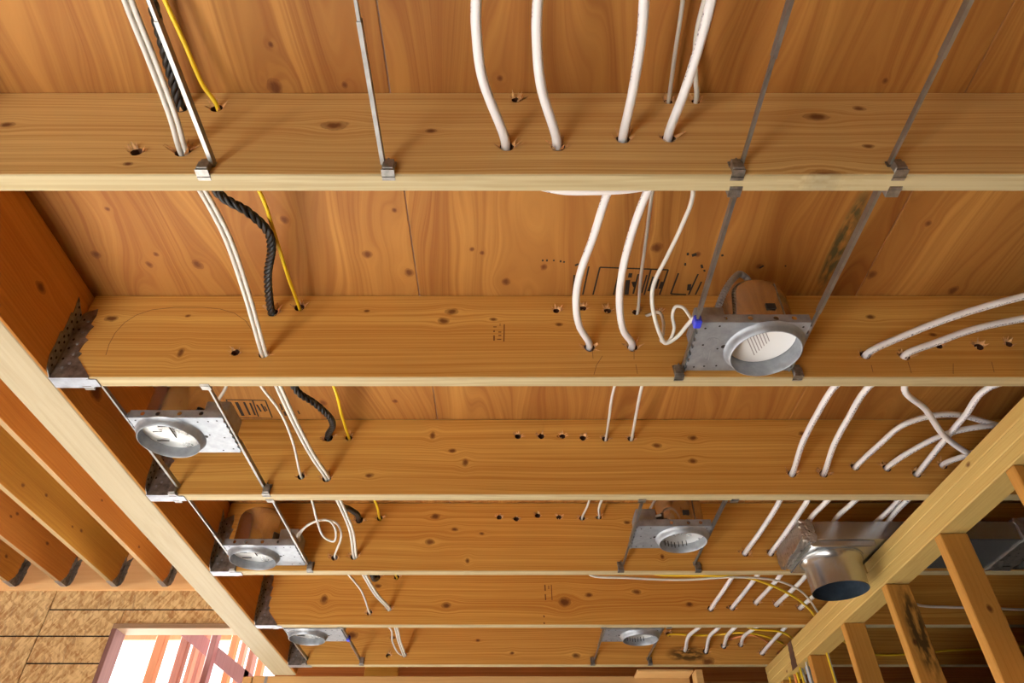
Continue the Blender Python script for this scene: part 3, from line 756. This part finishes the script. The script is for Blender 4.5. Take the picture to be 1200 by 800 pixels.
# crumpled foil tape at the end and at the joint
def crumple(path_box, n, m, name, amp, seed):
    rn = random.Random(seed); mb = MB(); (xa, xb, ya, yb, za, zb) = path_box
    ring = [(ya, za), (yb, za), (yb, zb), (ya, zb)]
    P = []
    for k in range(4):
        a, b = ring[k], ring[(k+1) % 4]
        for j in range(m): P.append((a[0]+(b[0]-a[0])*j/m, a[1]+(b[1]-a[1])*j/m))
    cnt = len(P); vs_ = []
    for i in range(n+1):
        x = xa+(xb-xa)*i/n
        for (y, z) in P:
            vs_.append((x+rn.uniform(-amp, amp)*1.2, y+rn.uniform(-amp, amp), z+rn.uniform(-amp, amp)))
    fs = []
    for i in range(n):
        for k in range(cnt): fs.append((i*cnt+k, i*cnt+(k+1) % cnt, (i+1)*cnt+(k+1) % cnt, (i+1)*cnt+k))
    fs.append(tuple(range(cnt))); fs.append(tuple(n*cnt+k for k in range(cnt))[::-1])
    mb.add(vs_, fs); return mb
dpart(crumple((1.034, 1.085, y0-.004, y1+.004, z0-.003, z1+.004), 9, 12, 'foil_tape', .0032, 5), 'foil_tape', M['foil'])
dpart(crumple((JX-.04, JX+.05, y0-.007, y1+.007, z0-.006, z1+.006), 5, 8, 'foil_tape', .004, 6), 'foil_tape', M['foil'])
cx, cy, cr = 1.176, 2.445, .098
dpart(MB().box((1.062, y0+.006, ZB-.018), (1.295, y1-.006, z0+.002), .003), 'boot_flange', M['duct'])
ol = smooth_by_angle(dpart(MB().lathe([(.112, ZB-.018), (.106, ZB-.026), (cr+.002, ZB-.045), (cr, ZB-.11), (cr+.0005, ZB-.13), (cr-.002, ZB-.1305)], (cx, cy, 0), 56), 'round_outlet', M['duct']), 40)
inn = smooth_by_angle(dpart(MB().lathe([(cr-.002, -.1305+ZB), (cr-.004, ZB-.03), (.001, ZB-.028)], (cx, cy, 0), 56), 'outlet_inside', M['ductin']), 40)
dpart(MB().tube([Vector((cx+math.cos(a*math.pi/24)*(cr+.012), cy+math.sin(a*math.pi/24)*(cr+.012), ZB-.021)) for a in range(49)], .003, 6), 'bead', M['duct'])

# ------------------------------------------------------------------ pipes and cables
def run(name, pts, r, mat, label, cat, group, k=10, n=10, flat_=None):
    o = MB().tube(spline(pts, k), r, n, flatten=flat_).obj(name, M[mat]); tag(o, label, cat, group); return o
def J(i, px, py, dy=0):            # pixel on the near face of joist i, and the point where the same bore leaves the far face
    p = W(px, py, Y=YJ(i)); return p
def thru(p): return [p+Vector((0, -.012, 0)), p+Vector((0, T/2, 0)), p+Vector((0, T+.012, 0))]
PG = 'white water pipes through the joists'; CG = 'cables through the joists'
R = .0092
# top bay
p = J(1, 592, 171)
run('water_pipe', [(-.12, .25, 2.83), W(556, -30, Z=2.82), W(558, 30, Z=2.815), W(565, 90, Z=2.81)]+thru(p)+[p+Vector((.03, .058, -.025)), Vector((.09, .822, 2.749)), Vector((.16, .819, 2.742)), Vector((.23, .819, 2.748)), Vector((.34, .82, 2.78))], R, 'pipe', 'white pipe furthest left of the four in the top bay', 'pipe', PG)
p = J(1, 652, 171)
run('water_pipe', [(.02, .25, 2.83), W(631, -30, Z=2.82), W(629, 35, Z=2.815), W(634, 100, Z=2.81)]+thru(p)+[p+Vector((.01, .1, .05)), p+Vector((.05, .14, .1))], R, 'pipe', 'second white pipe from the left in the top bay', 'pipe', PG)
for (ph, b1, b2, j2, lab) in (((730,162), [(758,-40),(752,40),(741,110)], [(711,228),(695,278),(680,320),(675,350),(679,382)], (690,406), 'white pipe crossing the two top bays, left one of the pair'),
                              ((783,161), [(842,-40),(826,30),(803,105)], [(757,228),(740,275),(729,320),(726,355),(731,388)], (740,406), 'white pipe crossing the two top bays, right one of the pair')):
    p = J(1, *ph); q = J(2, *j2)
    pts = [W(b1[0][0]+10, b1[0][1]-60, Z=2.845)]+[W(*x, Z=2.84) for x in b1]+thru(p)
    for i, x in enumerate(b2): pts.append(W(*x, Z=p.z+(q.z-p.z)*(i+1)/(len(b2)+1)))
    run('water_pipe', pts+thru(q)+[q+Vector((.02, .09, .03)), q+Vector((.06, .13, .08))], R, 'pipe', lab, 'pipe', PG)
# pipes on the right
def chain(*segs):
    """segs: joist hits (i, px, py) or lists of (px, py, z)"""
    out = []
    for sgm in segs:
        if isinstance(sgm, tuple) and len(sgm) == 3 and isinstance(sgm[0], int) and sgm[0] < 9: out += thru(J(*sgm))
        elif isinstance(sgm, Vector): out.append(sgm)
        else: out += [W(a, b_, Z=z) for (a, b_, z) in sgm]
    return out
RP = [
 (chain(Vector((1.75, 1.02, 2.86)), [(1290,328,2.84),(1200,347,2.83),(1120,370,2.815),(1060,393,2.80)], (2,1015,417), [(979,452,2.785),(956,488,2.785),(940,520,2.785)], (3,928,555), [(913,588,2.783),(893,620,2.782)], (4,873,648), [(858,676,2.782)], (5,833,713), [(820,734,2.783),(807,745,2.784)], (6,803,761))+[Vector((.92, 3.98, 2.8))],
  'pipep', 'white pipe arching in from the right to the second joist, upper of two'),
 (chain(Vector((1.75, 1.10, 2.85)), [(1290,358,2.83),(1200,373,2.82),(1140,386,2.805),(1095,402,2.79)], (2,1060,418), [(1019,452,2.785),(994,490,2.785),(977,522,2.785)], (3,965,555), [(944,590,2.783),(923,621,2.782)], (4,903,648), [(886,676,2.782)], (5,858,712), [(843,734,2.783),(832,745,2.784)], (6,827,763))+[Vector((1.02, 3.98, 2.79))],
  'pipep', 'white pipe arching in from the right to the second joist, lower of two'),
 (chain(Vector((2.3, 1.72, 2.83)), [(1225,512,2.85),(1165,497,2.85),(1110,485,2.86),(1060,497,2.85),(1028,523,2.83)], (3,1003,547), [(968,588,2.805),(950,607,2.80)])+thru(Vector((1.128, YJ(4), 2.805)))+chain([(913,676,2.805)], (5,886,706), [(863,733,2.805),(852,745,2.803)], (6,848,757))+[Vector((1.12, 3.98, 2.81))],
  'pipep', 'white printed pipe bowing up highest before the third joist, then down right'),
 (chain(Vector((2.3, 1.78, 2.82)), [(1225,503,2.84),(1160,499,2.84),(1110,508,2.835),(1070,527,2.82)], (3,1040,548), [(998,590,2.81),(980,607,2.81)])+thru(Vector((1.228, YJ(4), 2.81)))+chain([(943,676,2.808)], (5,910,708), [(888,733,2.806),(872,745,2.81)], (6,868,755))+[Vector((1.21, 3.98, 2.82))],
  'pipep', 'white printed pipe in the shallower bow before the third joist'),
 (chain(Vector((1.75, 1.412, 2.79)), [(1163,452,2.79),(1130,488,2.79),(1100,524,2.79)], (3,1075,555), [(1051,588,2.80),(1034,605,2.803)])+thru(Vector((1.322, YJ(4), 2.803)))+chain([(968,684,2.79)], (5,938,712), [(921,734,2.785),(906,750,2.78)], (6,893,765))+[Vector((1.32, 3.98, 2.77))],
  'pipep', 'straight white printed pipe crossing a curved one left of the stud wall'),
 (chain(Vector((1.14, 1.41, 2.84)), [(1060,452,2.79),(1085,480,2.785),(1108,512,2.775),(1140,534,2.765),(1180,552,2.75)])+[Vector((1.62, 1.86, 2.745)), Vector((1.9, 1.9, 2.74))], 'pipe', 'white pipe curving down to the right over the stud wall'),
 (chain(Vector((1.9, 1.82, 2.78)), [(1150,528,2.79),(1128,535,2.80)], (3,1105,545), [(1061,588,2.80),(1045,605,2.80)])+[Vector((1.42, 2.6, 2.80))], 'pipep', 'short white pipe entering the third joist beside the right wall'),
]
for pts, mt, lab in RP: run('water_pipe', pts, R*.98, mt, lab, 'pipe', PG, 9)

# white cables on the left, running through six joists
def lv(x, y, z): return Vector((x, y, z))
pA = chain(lv(-.72, .22, 2.80), [(128,-60,2.80),(146,0,2.80),(176,75,2.79),(200,140,2.785)], (1,212,179), [(237,228,2.78),(262,275,2.78),(285,340,2.78)], (2,308,417), [(325,455,2.775),(345,498,2.77),(365,535,2.77)], (3,382,561), [(396,588,2.768),(410,622,2.767)], (4,415,653), [(427,676,2.77),(440,697,2.775)], (5,455,714), [(463,736,2.765),(467,752,2.76)], (6,473,768))+[lv(-.57, 3.98, 2.75)]
pB = [q+Vector((.0098, .004, .003)) for q in pA]
run('power_cable', pA, .0052, 'white', 'white cable of the pair running down the left side through all joists, left one', 'cable', CG, 8, 8)
run('power_cable', pB, .0052, 'white', 'white cable of the pair running down the left side through all joists, right one', 'cable', CG, 8, 8)
pC = chain(lv(-.70, 1.41, 2.79), [(308,455,2.785),(327,480,2.78),(343,517,2.78)], (3,353,558), [(366,588,2.765),(371,608,2.75),(381,630,2.745),(391,634,2.74),(393,620,2.75),(386,610,2.76),(372,610,2.77),(357,618,2.77),(349,626,2.765)])+[lv(-.80, 2.45, 2.77)]
run('power_cable', pC, .0042, 'white', 'thin white cable looping into the domed light housing on the left', 'cable', CG, 8, 8)
pD = chain(lv(-.80, 2.45, 2.775), [(351,627,2.77),(362,614,2.775),(378,609,2.78),(393,612,2.778),(400,625,2.77)], (4,393,653), [(411,676,2.765),(424,693,2.766)], (5,433,718), [(457,736,2.762),(460,752,2.76),(467,765,2.757)])+[lv(-.57, 3.83, 2.758)]
run('power_cable', pD, .0042, 'white', 'thin white cable from the domed housing down through the fourth joist', 'cable', CG, 8, 8)
# black twisted cable
pK = spline(chain(lv(-.75, .22, 2.95), [(168,-50,2.95),(178,0,2.95),(192,55,2.945),(204,100,2.94)], (1,212,127), [(256,226,2.87),(290,248,2.86),(313,270,2.87),(318,290,2.885),(314,320,2.91),(315,345,2.92)], (2,319,367), [(346,455,2.84),(368,472,2.85),(384,486,2.86),(390,498,2.885)], (3,385,513), [(398,588,2.80),(409,596,2.84),(418,602,2.88)], (4,421,609), [(436,674,2.84)])+[lv(-.64, YJ(5)+.03, 2.934)], 26)
mb = MB()
tot = 0; acc = [0]
for i in range(1, len(pK)): tot += (pK[i]-pK[i-1]).length; acc.append(tot)
for ph in (0, 2.094, 4.189):
    st_ = []
    for i, q in enumerate(pK):
        t = (pK[min(i+1, len(pK)-1)]-pK[max(i-1, 0)]).normalized()
        a = t.cross(Vector((1, 0, 0))).normalized(); b_ = t.cross(a)
        an = ph+acc[i]*2*math.pi/.06
        st_.append(q+(a*math.cos(an)+b_*math.sin(an))*.0052)
    mb.tube(st_, .0058, 7)
tag(mb.obj('twisted_cable', M['black']), 'thick black twisted cable running down the left side', 'cable', CG)
# yellow cables
pY = chain(lv(-.72, .22, 2.95), [(172,-50,2.95),(193,0,2.95),(216,50,2.945),(238,100,2.94)], (1,255,127), [(305,226,2.87),(322,275,2.90),(338,325,2.93)], (2,351,361), [(392,455,2.86),(400,485,2.89)], (3,409,513), [(440,588,2.86)], (4,445,607), [(463,672,2.86)], (5,465,676))+[lv(-.54, 3.26, 2.934)]
run('power_cable', pY, .0048, 'yellow', 'yellow cable running down the left side beside the black one', 'cable', CG, 8, 8)
# thin cables in the middle
p = J(1, 783, 120)
run('power_cable', [lv(.42, .22, 2.96), W(806, -40, Z=2.955), W(799, 10, Z=2.955), W(790, 70, Z=2.957)]+thru(p)+chain([(764,228,2.90),(757,280,2.90),(751,325,2.91)], (2,747,367), [(720,453,2.86),(714,488,2.89)], (3,710,515), [(690,588,2.86)], (4,682,607)), .0042, 'white', 'thin white cable beside the middle pipes through the top joists', 'cable', CG, 8, 8)
p = J(1, 815, 120)
run('power_cable', [lv(.40, .3, 2.97), W(818, 30, Z=2.97), W(815, 85, Z=2.965)]+thru(p)+chain([(812,228,2.87),(800,262,2.86),(782,300,2.85),(767,330,2.83),(764,350,2.82),(768,375,2.80),(775,395,2.785),(780,402,2.78),(793,395,2.78),(806,380,2.775),(814,372,2.77)])+[lv(.445, 1.24, 2.77)], .0052, 'white', 'white cable dropping and curling into the largest light housing', 'cable', CG, 9, 8)
run('power_cable', chain(lv(.352, YJ(2)+.02, 2.93), [(772,366,2.90),(777,375,2.86),(777,390,2.80),(775,399,2.785),(783,400,2.785),(790,385,2.80),(788,370,2.815),(792,359,2.82),(800,360,2.815),(808,370,2.79),(813,378,2.775)])+[lv(.445, 1.23, 2.765)], .0042, 'white', 'thin white cable making a small loop beside the largest light housing', 'cable', CG, 9, 8)
run('power_cable', chain(lv(.40, YJ(2)+T+.01, 2.92), [(752,453,2.86),(745,488,2.89)], (3,740,515), [(704,588,2.87)], (4,702,606))+[lv(.36, 2.7, 2.93)], .0048, 'white', 'thin white cable entering the third joist, right one of two', 'cable', CG, 8, 8)
run('power_cable', [lv(.53, 2.26, 2.78), W(758, 606, Z=2.80), W(766, 588, Z=2.83), lv(.56, 2.03, 2.87)], .0046, 'white', 'short white cable dropping into the right light housing before the fourth joist', 'cable', CG, 8, 8)
run('power_cable', [lv(-.845, 1.66, 2.79), W(256, 470, Z=2.80), W(264, 455, Z=2.82), lv(-.74, 1.42, 2.86)], .0046, 'white', 'short white cable dropping into the housing below the second joist', 'cable', CG, 8, 8)
# cables along the far joists into the right wall
run('power_cable', chain(lv(.33, YJ(4)+T+.004, 2.76), [(690,672,2.725),(740,677,2.72),(800,679,2.715),(860,676,2.72),(905,679,2.72),(935,690,2.72),(955,712,2.715),(962,735,2.712)])+[lv(1.36, 3.33, 2.70), lv(1.365, 3.33, 2.2)], .0046, 'white', 'white cable sagging below the fourth joist and turning down into the right wall', 'cable', CG, 8, 8)
run('power_cable', chain(lv(.40, YJ(4)+T+.004, 2.78), [(760,671,2.73),(830,674,2.725),(872,676,2.725),(905,686,2.722),(935,702,2.718),(955,722,2.715),(961,745,2.712)])+[lv(1.365, 3.42, 2.70), lv(1.37, 3.42, 2.2)], .0052, 'yellow', 'yellow cable arching below the fourth joist into the right wall', 'cable', CG, 8, 8)
run('power_cable', chain(lv(.835, YJ(6)+.02, 2.862), [(786,743,2.855),(830,744,2.85),(870,741,2.84),(900,746,2.83),(925,759,2.80)])+[lv(1.36, 3.62, 2.72), lv(1.37, 3.62, 2.2)], .0052, 'yellow', 'yellow cable curving from the lowest hung joist into the right wall', 'cable', CG, 8, 8)
run('power_cable', chain(lv(1.14, YJ(6)+.0, 2.835), [(880,744,2.83),(898,751,2.82),(918,767,2.79)])+[lv(1.355, 3.70, 2.72), lv(1.36, 3.70, 2.2)], .005, 'orange', 'orange cable curving into the far end of the right wall', 'cable', CG, 8, 8)
run('power_cable', chain(lv(1.02, YJ(5)+T, 2.76), [(880,736,2.74),(915,740,2.735),(930,752,2.73)])+[lv(1.37, 3.53, 2.71), lv(1.38, 3.53, 2.2)], .005, 'yellow', 'yellow cable passing behind the fifth joist to the right wall', 'cable', CG, 8, 8)
ZPB = ZB-.1143
for (px, py, mt, rr, lab) in ((969,765,'yellow',.0055,'yellow cable hanging below the top plates beside a stud'), (973,765,'white',.0055,'white cable hanging below the top plates beside a stud'),
                              (946,781,'bluep',.011,'pale blue pipe hanging below the top plates at the far end'), (940,783,'white',.006,'white cable hanging below the plates left of the pale blue pipe'),
                              (950,779,'yellow',.0055,'yellow cable hanging below the plates right of the pale blue pipe'), (934,788,'yellow',.006,'yellow cable hanging below the plates at the far end'), (931,790,'orange',.006,'orange cable hanging below the plates at the far end')):
    q = W(px, py, Z=ZPB); q.x = min(max(q.x, XW+.014), XW+D4-.014); q.y = q.y
    run('hanging_cable', [q+Vector((0, 0, .14)), q, q+Vector((.004, -.005, -.4)), q+Vector((0, 0, -.9))], rr, mt, lab, 'cable', 'cables inside the right wall', 8, 8)
run('power_cable', [lv(1.45, YJ(4)+T+.01, 2.76)]+[W(a, b_, Y=YJ(5)-.02) for a, b_ in ((1078,709),(1110,711),(1150,712),(1200,714),(1260,712))]+[lv(3.2, YJ(5)-.01, 2.8)], .006, 'white', 'white cable along the shaded joist behind the right wall studs', 'cable', CG, 8, 8)
run('power_cable', [lv(1.4, YJ(5)+T+.02, 2.76)]+[W(a, b_, Y=YJ(6)-.02) for a, b_ in ((1020,766),(1070,766),(1110,762),(1150,760),(1200,757))]+[lv(3.2, YJ(6)-.01, 2.8)], .005, 'yellow', 'yellow cable along the lowest shaded joist behind the right wall studs', 'cable', CG, 8, 8)
